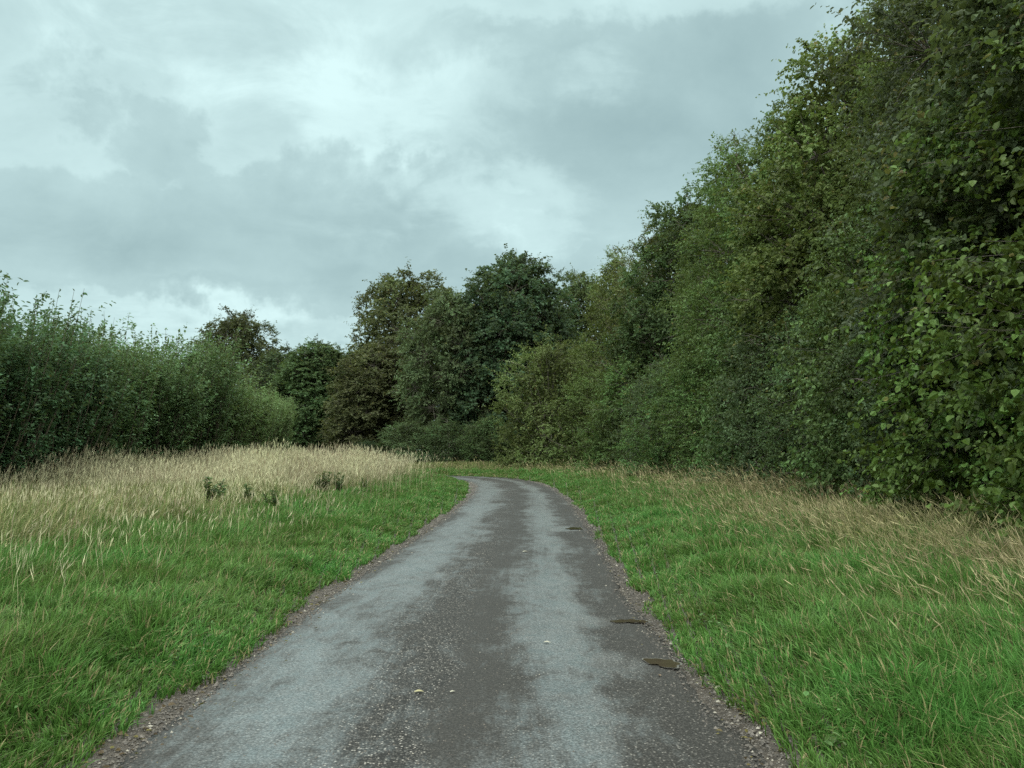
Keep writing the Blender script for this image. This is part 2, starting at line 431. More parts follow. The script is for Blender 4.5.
def grass_patch(name, mat, label, side, n, y0, y1, dens_fn, h_fn, w_base, lean0, lean1, ldir_fn, seed, smin=1.8, smax=14, power=1.0, curl=1.7, nseg=3, tuft=0.5):
    rs = np.random.default_rng(seed)
    # candidates: choose distance y with pdf ~ 1/y (log), lateral uniform over the part in view
    y = y0 * (y1 / y0) ** (rs.random(n) ** power)
    cx = np.interp(y, line[:, 1], line[:, 0])
    if side < 0:
        lo = np.maximum(cx - smax, -(512 / F_PX * y) * 1.2 - 1.2); hi = cx - smin
    else:
        lo = cx + smin - .3; hi = np.minimum(cx + smax, (512 / F_PX * y) * 1.2 + 1.2)
    ok = hi > lo
    y, lo, hi = y[ok], lo[ok], hi[ok]
    x = lo + (hi - lo) * rs.random(len(y))
    # thin out where the strip is narrow so that density per square metre stays even across a row
    keep = rs.random(len(y)) < (hi - lo) / (smax - smin + .3)
    x, y = x[keep], y[keep]
    # gather into tufts
    g = np.round(np.stack([x, y], 1) / (.05 + .012 * y[:, None])) * (.05 + .012 * y[:, None])
    jit = np.stack([vnoise(g[:, 0] * 37.7, g[:, 1] * 41.3), vnoise(g[:, 0] * 29.1 + 50, g[:, 1] * 33.7)], 1) - .5
    pull = tuft * rs.random(len(x))[:, None]
    xy = np.stack([x, y], 1) * (1 - pull) + (g + jit * .08) * pull
    x, y = xy[:, 0], xy[:, 1]
    s = lane_s(x, y)
    d = dens_fn(x, y, s)
    k = (rs.random(len(x)) < d) & (s * side > 1.44)
    x, y, s = x[k], y[k], s[k]
    z = ground_z(x, y, s) - .01
    h = h_fn(x, y, s, rs)
    w = w_base * (1 + (y / 9.0) ** 1.0) * (.6 + .8 * rs.random(len(x)))
    tf = vnoise(g[:, 0][k[:len(g)]] * 5 if False else x * 6, y * 6)
    lean = (lean0 + (lean1 - lean0) * rs.random(len(x)) ** 1.3) * (.7 + .6 * tf)
    ldir = ldir_fn(x, y, rs)
    face = rs.random(len(x)) * 6.283
    cl = np.clip(.65 * fbm(x * .9 + 40, y * .9, 3) * 1.25 + .35 * vnoise(x * 7, y * 7) - .06, 0, 1)
    V, q, t, fa, T = blades(x, y, z, h, w, lean, ldir, face, rs, cl, nseg, curl)
    add_grass(name, V, q, t, fa, T, mat, label)
    return len(x)

def swirl(bias, amt):
    def f(x, y, rs):
        return bias + (fbm(x * 1.7, y * 1.7, 2) - .5) * 7 * amt + (rs.random(len(x)) - .5) * 3.4
    return f

def edge_n(y): return .15 * (fbm(y * 1.3, y * 0 + 5, 3) - .5) * 2
# green mown strip, left and right
def dens_gl(x, y, s):
    a = -s
    e = 1.70 + edge_n(y) + .05 * vnoise(y * 9, y * 0)
    d = smooth01(a, e - .06, e + .10)
    return d * (1 - .75 * smooth01(a + 1.3 * (fbm(x * .5, y * .5, 2) - .5), 5.0, 6.6))
def h_green(x, y, s, rs):
    a = np.abs(s)
    base = .085 + .15 * smooth01(a, 1.7, 3.0) + .09 * smooth01(a, 3, 5)
    return base * (.55 + .95 * fbm(x * 2.0, y * 2.0, 3)) * (.5 + .8 * rs.random(len(x)))
def dens_gr(x, y, s):
    e = 1.58 + edge_n(y + 40) + .05 * vnoise(y * 9, y * 0 + 7)
    return smooth01(s, e - .06, e + .10) * (1 - .6 * smooth01(s + 1.2 * (fbm(x * .6, y * .6, 2) - .5), 4.6, 6.2))
cnt = {}
cnt['gl'] = grass_patch('grass', M_GRASS, 'short bright green grass on the verge left of the lane', -1, 620000, 2.6, 62, dens_gl, h_green, .0052, .12, 1.15, swirl(0, 1), 31, 1.55, 8.0, curl=1.9, tuft=.6)
cnt['gr'] = grass_patch('grass', M_GRASS, 'bright green tussocky grass on the verge right of the lane', 1, 560000, 2.6, 64, dens_gr, h_green, .0052, .12, 1.2, swirl(2.5, 1), 32, 1.45, 8.2, curl=1.9, tuft=.6)
# longer rough grass, mixed green and straw
def dens_ll(x, y, s):
    return .15 + .85 * smooth01(-s + 1.6 * (fbm(x * .5 + 9, y * .5, 2) - .5), 3.6, 6.0) if True else 0
def h_long(x, y, s, rs):
    return (.16 + np.where(s < 0, .38, .24) * smooth01(np.abs(s), 3.5, 6.5)) * (.5 + .9 * fbm(x * .9, y * .9, 3)) * (.6 + .7 * rs.random(len(x)))
cnt['ll'] = grass_patch('long_grass', M_LONG, 'long rough green and straw grass between left verge and the field', -1, 230000, 4, 62, dens_ll, h_long, .0046, .1, 1.0, swirl(0, .8), 33, 2.6, 16, curl=1.8, tuft=.4)
def dens_lr(x, y, s):
    return .10 + .9 * smooth01(s + 1.4 * (fbm(x * .6 + 9, y * .6, 2) - .5), 3.9, 5.4)
cnt['lr'] = grass_patch('long_grass', M_LONG, 'long rough green and straw grass at the foot of the right hedge', 1, 150000, 4, 66, dens_lr, h_long, .0046, .2, 1.3, swirl(2.8, .7), 34, 2.6, 9.0, curl=1.8, tuft=.4)

# rank grass on the outer bank of the bend, up to the foot of the far hedge
rs = np.random.default_rng(36)
x = -24 + 36 * rs.random(150000); y = 49 + 28 * rs.random(150000)
s = lane_s(x, y); k = s > 1.6 + .2 * rs.random(len(s)); x, y, s = x[k], y[k], s[k]
h = (.12 + .30 * smooth01(s, 3, 9)) * (.5 + .9 * fbm(x * .6, y * .6, 3)) * (.6 + .7 * rs.random(len(x)))
V, q, t, fa, T = blades(x, y, ground_z(x, y, s) - .01, h, .03 * (.6 + .8 * rs.random(len(x))), .1 + .8 * rs.random(len(x)), rs.random(len(x)) * 6.28, rs.random(len(x)) * 6.28, rs, fbm(x * .5, y * .5, 3), 3, 1.8)
add_grass('long_grass', V, q, t, fa, T, M_LONG, 'rank green grass on the outer bank beyond the lane bend')

# dry standing stems with seed heads
def dry_grass(name, label, side, n, y0, y1, dens_fn, h0, h1, smin, smax, lean0, lean1, ldir, seed):
    rs = np.random.default_rng(seed)
    y = y0 * (y1 / y0) ** rs.random(n) ** .85
    cx = np.interp(y, line[:, 1], line[:, 0])
    if side < 0: lo = np.maximum(cx - smax, -(512 / F_PX * y) * 1.2 - 1.2); hi = cx - smin
    else: lo = cx + smin; hi = np.minimum(cx + smax, (512 / F_PX * y) * 1.2 + 1.2)
    ok = hi > lo; y, lo, hi = y[ok], lo[ok], hi[ok]
    x = lo + (hi - lo) * rs.random(len(y))
    keep = rs.random(len(y)) < (hi - lo) / (smax - smin); x, y = x[keep], y[keep]
    s = lane_s(x, y)
    k = (rs.random(len(x)) < dens_fn(x, y, s)) & (s * side > 2.4)
    x, y, s = x[k], y[k], s[k]; n = len(x)
    z = ground_z(x, y, s) - .01
    h = (h0 + (h1 - h0) * rs.random(n) ** 1.4) * (.45 + .95 * fbm(x * .6 + 3, y * .6, 3))
    h *= (.45 if side < 0 else .65) + (.55 if side < 0 else .35) * smooth01(y, 15, 29)
    far = (1 + y / 11.0)
    w = .0024 * far * (.7 + .6 * rs.random(n))
    lean = lean0 + (lean1 - lean0) * rs.random(n) ** 1.5
    ld = ldir + (rs.random(n) - .5) * 2.6 + (fbm(x * .8, y * .8, 2) - .5) * 4
    face = rs.random(n) * 6.283
    cl = fbm(x * .7, y * .7, 3)
    V, q, t, fa, T = blades(x, y, z, h, w, lean, ld, face, rs, cl, 3, 2.0)
    # seed heads: three thin crossed slips at each tip
    tip = V.reshape(n, 7, 3)[:, 6]; pre = V.reshape(n, 7, 3)[:, 4]
    ax = norm(tip - pre)
    hv, ht = [], []
    nh = 0
    base = len(V)
    for j in range(2):
        rd = norm(rs.normal(0, 1, (n, 3)) + 1e-6); sd = norm(np.cross(ax, rd)); d2 = norm(ax + .12 * rs.normal(0, 1, (n, 3)))
        ln = (.07 + .09 * rs.random(n))[:, None] * (1 + .3 * (far[:, None] - 1) * .3)
        ww = .0021 * far[:, None]
        p0 = tip - ax * .05 * j - ax * .02
        hv.append(np.stack([p0, p0 + d2 * ln * .5 + sd * ww, p0 + d2 * ln, p0 + d2 * ln * .5 - sd * ww], 1).reshape(-1, 3))
        ht.append((np.arange(n)[:, None] * 4 + np.array([0, 1, 2, 3])) + base + nh); nh += n * 4
    HV = np.concatenate(hv); HQ = np.concatenate(ht)
    r = rs.random(n * 2)
    V2 = np.concatenate([V, HV]); T2 = np.concatenate([T, np.full(len(HV), .95)])
    nq = len(q)
    q2 = np.concatenate([q, HQ])
    fa2 = {'rnd': np.concatenate([fa['rnd'][:nq], r, fa['rnd'][nq:]]), 'cl': np.concatenate([fa['cl'][:nq], np.tile(cl, 2), fa['cl'][nq:]])}
    add_grass(name, V2, q2, t, fa2, T2, M_DRY if side < 0 else M_DRY2, label)
    return n
def dens_dl(x, y, s):
    a = -s + 2.0 * (fbm(x * .45 + 3, y * .45, 3) - .5)
    return .024 * smooth01(a, 2.6, 4.4) + (.05 + .43 * smooth01(y, 14, 30)) * smooth01(a, 4.2, 8.5 - .05 * y)
cnt['dl'] = dry_grass('dry_grass', 'tall pale dry grass filling the field left of the lane', -1, 260000, 6.5, 58, dens_dl, .75, 1.35, 2.6, 16, .04, .42, 1.0, 41)
def dens_dr(x, y, s):
    a = s + 1.6 * (fbm(x * .5 + 13, y * .5, 3) - .5)
    return .03 * smooth01(a, 2.4, 3.6) + .40 * smooth01(a, 3.4, 5.8) * (1 - .93 * smooth01(y, 15, 32)) * (.25 + .75 * smooth01(fbm(x * .9 + 5, y * .9, 2), .3, .6))
cnt['dr'] = dry_grass('dry_grass', 'leaning straw-coloured grass along the foot of the right hedge', 1, 120000, 5, 60, dens_dr, .45, 1.0, 2.4, 8.6, .2, .85, 2.9, 42)
print('grass', cnt)

# ------------------------------------------------------------------ leaves, trees, bushes
def leaf_mesh_arrays(P, A, Nn, Ln, Wd, fold=.18):
    """six-point leaves folded along the midrib; two quads each"""
    A = norm(A); S = norm(np.cross(Nn, A)); Nn = norm(np.cross(A, S))
    Ln = Ln[:, None]; Wd = Wd[:, None]
    up = Nn * Wd * fold
    v0 = P; v3 = P + A * Ln - Nn * Ln * .10
    r1 = P + A * Ln * .30 + S * Wd * .5 + up; r2 = P + A * Ln * .68 + S * Wd * .40 + up
    l1 = P + A * Ln * .30 - S * Wd * .5 + up; l2 = P + A * Ln * .68 - S * Wd * .40 + up
    V = np.stack([v0, r1, r2, v3, l2, l1], 1).reshape(-1, 3)
    o = np.arange(len(P))[:, None] * 6
    Q = np.concatenate([o + np.array([[0, 1, 2, 3]]), o + np.array([[0, 3, 4, 5]])], 1).reshape(-1, 4)
    return V, Q

class Tubes:
    def __init__(s): s.v = []; s.f = []; s.n = 0
    def add(s, pts, radii, sides=6):
        pts = np.asarray(pts, float); k = len(pts)
        tg = norm(np.gradient(pts, axis=0))
        ref = np.array([1.0, .13, .07]); a = norm(np.cross(tg, ref)); c = np.cross(tg, a)
        th = np.linspace(0, 2 * np.pi, sides, endpoint=False)
        ring = (np.cos(th)[None, :, None] * a[:, None] + np.sin(th)[None, :, None] * c[:, None]) * np.asarray(radii)[:, None, None] + pts[:, None]
        s.v.append(ring.reshape(-1, 3))
        i = np.arange(k - 1)[:, None] * sides; j = np.arange(sides)[None]; j2 = (j + 1) % sides
        s.f.append((np.stack([i + j, i + j2, i + sides + j2, i + sides + j], -1) + s.n).reshape(-1, 4))
        s.n += k * sides
    def mesh(s, name, mat):
        return mesh_np(name, np.concatenate(s.v), [np.concatenate(s.f)], [mat], smooth=True)

def bez(p0, p1, p2, n):
    t = np.linspace(0, 1, n)[:, None]
    return (1 - t)**2 * p0 + 2 * t * (1 - t) * p1 + t**2 * p2

def sprays(C, D, rs, twigs, per, tl, leaf, aspect, droop, cl, spread=.8):
    """twigs around every clump centre C (outward direction D), leaves alternating along each"""
    n = len(C)
    C = np.repeat(C, twigs, 0); D = np.repeat(D, twigs, 0); cl = np.repeat(cl, twigs)
    d = norm(D * .75 + np.array([0, 0, .25]) + spread * rs.normal(0, .75, C.shape))
    L = tl * (.55 + .8 * rs.random(len(C)))
    L *= np.where(rs.random(len(C)) < .09, 2.0, 1.0)
    st = C + rs.normal(0, .22 * tl, C.shape)
    m = len(C)
    t = (np.linspace(.12, 1, per)[None] + rs.normal(0, .04, (m, per)))
    sag = droop * (t ** 2) * L[:, None] * .35
    P = st[:, None] + d[:, None] * (t * L[:, None])[..., None]
    P[..., 2] -= sag
    side = norm(np.cross(d, norm(rs.normal(0, 1, d.shape) + np.array([0, 0, 1.5]))))
    alt = np.where(np.arange(per) % 2 == 0, 1, -1)[None, :, None]
    A = d[:, None] * .6 + side[:, None] * alt * .85 + rs.normal(0, .3, (m, per, 3))
    A[..., 2] -= .3 + .4 * droop
    Nn = np.array([0, 0, .75]) + .55 * D[:, None] + rs.normal(0, .45, (m, per, 3))
    Ln = leaf * (.5 + .9 * rs.random((m, per)))
    clr = np.clip(np.repeat(cl[:, None], per, 1) + rs.normal(0, .05, (m, per)), 0, 1)
    return P.reshape(-1, 3), A.reshape(-1, 3), Nn.reshape(-1, 3), Ln.ravel(), Ln.ravel() * aspect, clr.ravel()

def make_tree(seed, H, z0, Rm, lobes, clump_density, twigs, per, leaf, aspect=.62, tl=.55, droop=.4, taper=2.4, trunk_r=.2, lobe_k=.42, bottom=.6, fork=False):
    """returns (trunk mesh, crown mesh). H height, z0 crown base, Rm crown radius"""
    rs = np.random.default_rng(seed)
    ph = rs.random(6) * 6.28
    def rad(t, th):
        base = np.minimum(1, bottom + 1.6 * t) * np.sqrt(np.maximum(0, 1 - np.clip(t, 0, 1) ** taper))
        return Rm * base * (1 + .16 * np.sin(2 * th + ph[0]) + .12 * np.sin(3 * th + ph[1] + 3 * t))
    tb = Tubes()
    bendx, bendy = rs.normal(0, .25, 2)
    zt = np.linspace(-.1, H * .93, 12)
    q = zt / H
    tr = np.stack([bendx * np.sin(q * 3.2) + .12 * np.sin(q * 9 + ph[2]), bendy * np.sin(q * 2.7) + .12 * np.sin(q * 8 + ph[3]), zt], 1)
    tb.add(tr, trunk_r * (1.0 - .9 * q) * (1 + .5 * np.exp(-np.maximum(zt, 0) * 2.5)), 10)
    LC, LR = [], []
    for i in range(lobes):
        t = (i + rs.random()) / lobes
        th = i * 2.39996 + rs.normal(0, .35)
        r = rad(t, th)
        lr = np.clip(lobe_k * r + .25, .6, 2.3) * (.75 + .5 * rs.random())
        rr = max(0.0, r - lr * (.75 + .3 * rs.random()))
        LC.append((np.cos(th) * rr, np.sin(th) * rr, z0 + (H - z0) * t * .97 - .3 * lr)); LR.append(lr)
    LC = np.array(LC); LR = np.array(LR)
    Cs, Ds, CL = [], [], []
    for c0, lr in zip(LC, LR):
        zi = np.clip(c0[2] - 1.2 * lr - .6, .3, H * .9)
        a0 = np.array([np.interp(zi, tr[:, 2], tr[:, 0]), np.interp(zi, tr[:, 2], tr[:, 1]), zi])
        midp = (a0 + c0) / 2 + np.array([0, 0, -.12 * np.linalg.norm(c0 - a0)]) + rs.normal(0, .15, 3)
        br = trunk_r * .36 * (1 - .55 * zi / H)
        tb.add(bez(a0, midp, c0, 6), np.linspace(br, br * .3, 6), 5)
        n = max(5, int(clump_density * lr * lr))
        d = norm(rs.normal(0, 1, (n * 3, 3)))
        hz = np.array([c0[0], c0[1], 0.0]); hz = hz / max(np.linalg.norm(hz), 1e-3)
        sc = d @ (hz * .8 + np.array([0, 0, .45]))
        d = d[sc > -.35][:n]
        rr = lr * (.55 + .5 * rs.random(len(d)) ** .6)
        C = c0 + d * rr[:, None] * np.array([1, 1, .85])
        C[:, 2] = np.maximum(C[:, 2], .25)
        Cs.append(C); Ds.append(norm(d + .35 * hz)); lobe_cl = rs.random()
        CL.append(np.clip(.55 * lobe_cl + .45 * rs.random(len(d)), 0, 1))
        for j in range(0, len(C), 2):
            p1 = (c0 + C[j]) / 2 + rs.normal(0, .1, 3)
            tb.add(bez(c0, p1, C[j] + d[j] * .35, 4), np.linspace(br * .26, .004, 4), 3)
    for j in range(16 if H > 8 else 5):                        # bare twigs that show at the surface
        i0 = rs.integers(len(LC)); c0 = LC[i0]; hz = norm(c0 * np.array([1, 1, 0]) + 1e-3)
        dd = norm(hz + rs.normal(0, .5, 3) + np.array([0, 0, .25])); e = c0 + dd * LR[i0] * (1.25 + .3 * rs.random())
        tb.add(bez(c0, (c0 + e) / 2 + rs.normal(0, .15, 3), e, 6), np.linspace(.022, .004, 6), 4)
        for q in range(3):
            f0 = c0 + (e - c0) * (.55 + .15 * q); g0 = f0 + norm(dd + rs.normal(0, .7, 3)) * LR[i0] * .35
            tb.add(bez(f0, (f0 + g0) / 2 + rs.normal(0, .04, 3), g0, 4), np.linspace(.009, .003, 4), 3)
    C = np.concatenate(Cs); D = np.concatenate(Ds); CL = np.concatenate(CL)
    arr = sprays(C, D, rs, twigs, per, tl, leaf, aspect, droop, CL)
    # inner leaves that close the crown, toned darker to paint in its shade
    n = int(len(arr[0]) * .09)
    t = rs.random(n); th = rs.random(n) * 6.28; rr = rad(t, th) * .75 * np.sqrt(rs.random(n))
    P = np.stack([np.cos(th) * rr, np.sin(th) * rr, z0 + (H - z0) * t * .92], 1)
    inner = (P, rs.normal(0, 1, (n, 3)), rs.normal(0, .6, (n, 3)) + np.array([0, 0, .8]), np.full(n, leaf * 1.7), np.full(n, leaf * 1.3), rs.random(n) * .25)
    arr = [np.concatenate([a, c]) for a, c in zip(arr, inner)]
    V, Q = leaf_mesh_arrays(*arr[:5])
    r = rs.random(len(arr[0]))
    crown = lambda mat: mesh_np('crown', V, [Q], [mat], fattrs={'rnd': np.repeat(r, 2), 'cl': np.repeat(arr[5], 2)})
    return tb.mesh('trunk', M_BARK), crown(M_LEAF), len(r)

def make_whips(seed, H, Rb, shoots, per, leaf, aspect=.5, tips=.25):
    """a coppiced bush: many upright shoots from a wide stool, leafy all the way, single tips standing out at the top"""
    rs = np.random.default_rng(seed)
    tb = Tubes(); out = []
    for i in range(shoots):
        th = rs.random() * 6.283; rb = Rb * .55 * math.sqrt(rs.random())
        h = H * (.55 + .33 * rs.random() + (.10 if rs.random() < tips else 0)) * (1 - .12 * (rb / Rb) ** 2)
        b0 = np.array([np.cos(th) * rb, np.sin(th) * rb, 0])
        lean = (.10 + .30 * rb / Rb) * h * (.6 + .6 * rs.random())
        th2 = th + rs.normal(0, .6)
        tip = b0 + np.array([np.cos(th2) * lean, np.sin(th2) * lean, h])
        midp = b0 * .5 + tip * .5 + np.array([np.cos(th2), np.sin(th2), 0]) * lean * .22
        pts = bez(b0, midp, tip, 7)
        tb.add(pts, np.linspace(.018, .003, 7), 3)
        # side twigs along the shoot
        k = 21
        t = np.sort(rs.random(k)) * .88 + .02
        seg = (1 - t[:, None])**2 * b0 + 2 * t[:, None] * (1 - t[:, None]) * midp + t[:, None]**2 * tip
        ax = norm(tip - b0)
        ang = rs.random(k) * 6.283
        dirs = norm(np.stack([np.cos(ang), np.sin(ang), .75 + .5 * rs.random(k)], 1))
        cl = np.clip(np.full(k, rs.random()) * .6 + .4 * rs.random(k), 0, 1)
        out.append(sprays(seg, dirs, rs, 1, per, .62 * (1.05 - .45 * t.mean()), leaf, aspect, .25, cl, .25))
        # leaves straight on the upper shoot
        k = 26
        t = .62 + .38 * rs.random(k)
        P = (1 - t[:, None])**2 * b0 + 2 * t[:, None] * (1 - t[:, None]) * midp + t[:, None]**2 * tip
        A = rs.normal(0, .7, (k, 3)) + ax * .7
        Ln = leaf * (.6 + .6 * rs.random(k))
        out.append((P, A, rs.normal(0, .6, (k, 3)) + np.array([0, 0, .6]), Ln, Ln * aspect, rs.random(k)))
    arr = [np.concatenate([o[j] for o in out]) for j in range(6)]
    V, Q = leaf_mesh_arrays(*arr[:5]); r = rs.random(len(arr[0]))
    return tb.mesh('stem', M_TWIG), mesh_np('foliage', V, [Q], [M_LEAF], fattrs={'rnd': np.repeat(r, 2), 'cl': np.repeat(arr[5], 2)}), len(r)

protos = {}
def proto(key, fn):
    tr, cr, n = fn(); protos[key] = (tr, cr); print(key, n)
# tall trees of the right-hand belt (fine leaves, leafy down to the ground)
proto('tallA', lambda: make_tree(101, 15.5, 1.2, 3.8, 40, 13, 7, 13, .10, .62, .55, .4, 2.6, .22, .38))
proto('tallB', lambda: make_tree(102, 15.5, 1.0, 3.5, 38, 13, 7, 13, .095, .55, .60, .6, 2.2, .20, .38))
proto('tallC', lambda: make_tree(103, 15.0, 1.4, 4.1, 36, 13, 7, 13, .115, .75, .50, .3, 3.0, .24, .38))
# crowns seen far off: broader, heavier lobes
proto('broadA', lambda: make_tree(111, 17.0, 1.0, 5.2, 50, 9, 6, 12, .17, .8, .60, .5, 4.2, .34, .46))
proto('broadB', lambda: make_tree(112, 17.0, 1.6, 5.2, 40, 8, 6, 11, .16, .7, .65, .5, 4.6, .32, .38, .5))
# shrubs
proto('shrubA', lambda: make_tree(121, 5.5, .15, 2.3, 30, 16, 6, 12, .075, .7, .42, .3, 4.5, .07, .38, .9))
proto('shrubB', lambda: make_tree(122, 6.0, .15, 2.2, 30, 16, 6, 12, .07, .65, .50, .5, 3.4, .07, .36, .9))
tr_, cr_, n_ = make_tree(123, 6.2, .2, 2.2, 34, 16, 7, 10, .080, .78, .46, .7, 3.6, .06, .40, .85)
cr_.materials.clear(); cr_.materials.append(M_LEAF_BROAD); protos['hazel'] = (tr_, cr_); print('hazel', n_)
for k, sd, tp in (('whipA', 131, .18), ('whipB', 132, .08), ('whipC', 133, .0)):
    proto(k, lambda sd=sd, tp=tp: make_whips(sd, 6.0, 2.5, 270, 13, .094, .52, tp))

def plant(name, key, x, y, h, base_h, color, label, cat, group, rz=0.0, wide=1.0, autumn=.05, parts=('trunk', 'crown'), tilt=(0, 0)):
    k = h / base_h
    zz = float(ground_z(np.array([x]), np.array([y]))[0])
    r = empty(name, (x, y, zz), rz, (k * wide, k * wide, k))
    r.rotation_euler = (tilt[0], tilt[1], rz)
    tag(r, label, cat, group)
    for me, pn in zip(protos[key], parts):
        o = link(bpy.data.objects.new(pn, me), r)
        o.color = (color[0] * 1.12, color[1] * 1.22, color[2] * 1.18, autumn * .28)
    return r
BH = {'tallA': 15.5, 'tallB': 15.5, 'tallC': 15.0, 'broadA': 17, 'broadB': 17, 'openA': 17, 'shrubA': 5.5, 'shrubB': 6.0, 'hazel': 6.2, 'whipA': 6.0, 'whipB': 6.0, 'whipC': 6.0}
OLIVE = (.088, .122, .036); DARK = (.060, .092, .036); DEEP = (.045, .074, .038); MID = (.082, .128, .038); BRIGHT = (.076, .124, .023)
BROWN = (.100, .104, .040); YEL = (.104, .132, .037); GREY = (.074, .106, .048)

# tall belt on the right
belt = [
    ('tallC', 9.9, 12.0, 14.5, (.070, .088, .040), .20, 'overhanging olive tree in the top right corner behind bright broad-leaved bushes'),
    ('tallA', 10.9, 17.2, 15.0, (.066, .080, .046), .30, 'grey-green tree with purplish dead patches at the top right edge'),
    ('tallB', 11.0, 22.3, 15.6, OLIVE, .12, 'tall olive tree cut by the top edge, left of the grey-green one'),
    ('tallC', 10.9, 27.5, 14.6, YEL, .16, 'yellowish olive tree with a ragged sprig at the top of the right-hand slope'),
    ('tallA', 10.8, 34.0, 15.0, MID, .05, 'mid-green tree with feathery upright top, just lower than the yellowish one'),
    ('tallB', 10.5, 41.5, 16.2, OLIVE, .12, 'olive tree halfway down the sloping tree line on the right'),
    ('tallC', 10.1, 49.5, 16.0, DARK, .04, 'dark green tree with a clear notch of sky to its left in the right belt'),
    ('tallA', 9.6, 57.5, 16.2, BROWN, .26, 'brown-tinged tree near the low end of the right-hand belt'),
    ('tallB', 7.6, 65.0, 16.2, YEL, .18, 'last yellowing tree of the right-hand belt, beside the rounded dark tree'),
]
for i, (k, x, y, h, c, au, lab) in enumerate(belt):
    plant('belt_tree', k, x, y, h, BH[k], c, lab, 'tree', 'tall trees along the right of the lane', rz=i * 1.9 + .4, autumn=au, wide=1.0 + .06 * math.sin(i * 2.1))
# second row, closing the view through the belt
for i, (x, y, h, k) in enumerate([(15.5, 15, 13, 'tallB'), (15.2, 24, 13.5, 'tallC'), (15.5, 33, 13, 'tallA'), (15.0, 43, 13.5, 'tallB'), (14.5, 54, 13.5, 'tallC'), (14, 66, 14, 'broadB')]):
    plant('belt_tree', k, x, y, h, BH[k], (DARK, MID, OLIVE)[i % 3], 'dark tree of the second row showing only through gaps behind the right-hand belt', 'tree', 'second row trees behind the right belt', rz=i * 2.7, autumn=.05, wide=1.15)

# shrubs and bushes in front of the belt
shrubs = [
    ('hazel', 8.4, 10.4, 7.2, BRIGHT, .03, 'bright broad-leaved bush at the right edge, its leaves the largest of all', 1.0),
    ('hazel', 8.3, 13.8, 7.4, BRIGHT, .05, 'bright green broad-leaved hazel bush left of the large-leaved one at the right edge', 1.0),
    ('shrubA', 8.3, 16.9, 5.0, GREY, .05, 'small-leaved grey-green thorn bush with dark hollows at its foot', 1.0),
    ('hazel', 8.6, 19.8, 6.6, MID, .05, 'tall mid-green hazel bush standing beyond the grey-green thorn', .95),
    ('shrubB', 8.2, 22.9, 5.2, DARK, .04, 'dark small-leaved bush with pale specks of new leaf beside the tall hazel', 1.05),
    ('shrubA', 8.3, 26.3, 5.2, GREY, .03, 'dull bluish-green bush midway along the right hedge', 1.1),
    ('hazel', 8.4, 30.0, 6.6, (.072, .122, .036), .03, 'fresh green bush rising in a soft plume midway along the right hedge', .95),
    ('shrubB', 8.0, 33.8, 5.4, MID, .08, 'mid-green hedge bush left of the fresh green plume', 1.1),
    ('shrubA', 7.9, 38.3, 5.2, (.07, .115, .036), .10, 'yellow-green hedge bush below the olive belt tree', 1.15),
    ('shrubB', 7.5, 43.3, 5.6, GREY, .08, 'grey hedge bush below the dark notched belt tree', 1.2),
    ('shrubA', 6.9, 48.6, 6.0, MID, .10, 'hedge bush touching the right side of the rounded olive shrub', 1.2),
    ('shrubB', 5.6, 54.0, 6.4, OLIVE, .12, 'olive hedge bush between the lane bend and the brown-tinged tree', 1.2),
    ('shrubA', 2.5, 58.3, 8.2, (.112, .138, .046), .06, 'large rounded yellow-olive shrub standing outside the lane bend', .98),
]
for i, (k, x, y, h, c, au, lab, wd) in enumerate(shrubs):
    plant('hedge_bush', k, x, y, h, BH[k], c, lab, 'bush', 'bushes of the right-hand hedge', rz=i * 2.3 + 1.0, autumn=au, wide=wd, parts=('stem', 'foliage'))
# low rough hedge outside the bend
low = [(-1.6, 63.0, 3.4, DARK, 'low dark hedge bush at the foot of the rounded dark tree'),
       (-4.6, 64.5, 3.4, (.055, .085, .036), 'low mid-green hedge bush beyond the point where the lane disappears'),
       (-7.6, 66.0, 3.3, GREY, 'low grey-green hedge bush at the end of the tall dry grass'),
       (5.0, 60.5, 4.5, DARK, 'low dark hedge bush behind the rounded yellow-olive shrub'),
       (-11.0, 67.5, 1.9, DEEP, 'low bush beneath the russet tree, blackish from shade painted into its colour'),
       (-2.8, 68.5, 4.6, DEEP, 'low dark bush in the gap behind the mid-green hedge bush')]
for i, (x, y, h, c, lab) in enumerate(low):
    c = tuple(q * (1.2 if x > -8 else .75) for q in c)  # leftmost bush darkened: shade under the trees painted into its colour
    plant('hedge_bush', 'shrubB' if i % 2 else 'shrubA', x, y, h, BH['shrubB' if i % 2 else 'shrubA'], c, lab, 'bush', 'low bushes outside the lane bend', rz=i * 1.7, autumn=.05, wide=1.5, parts=('stem', 'foliage'))

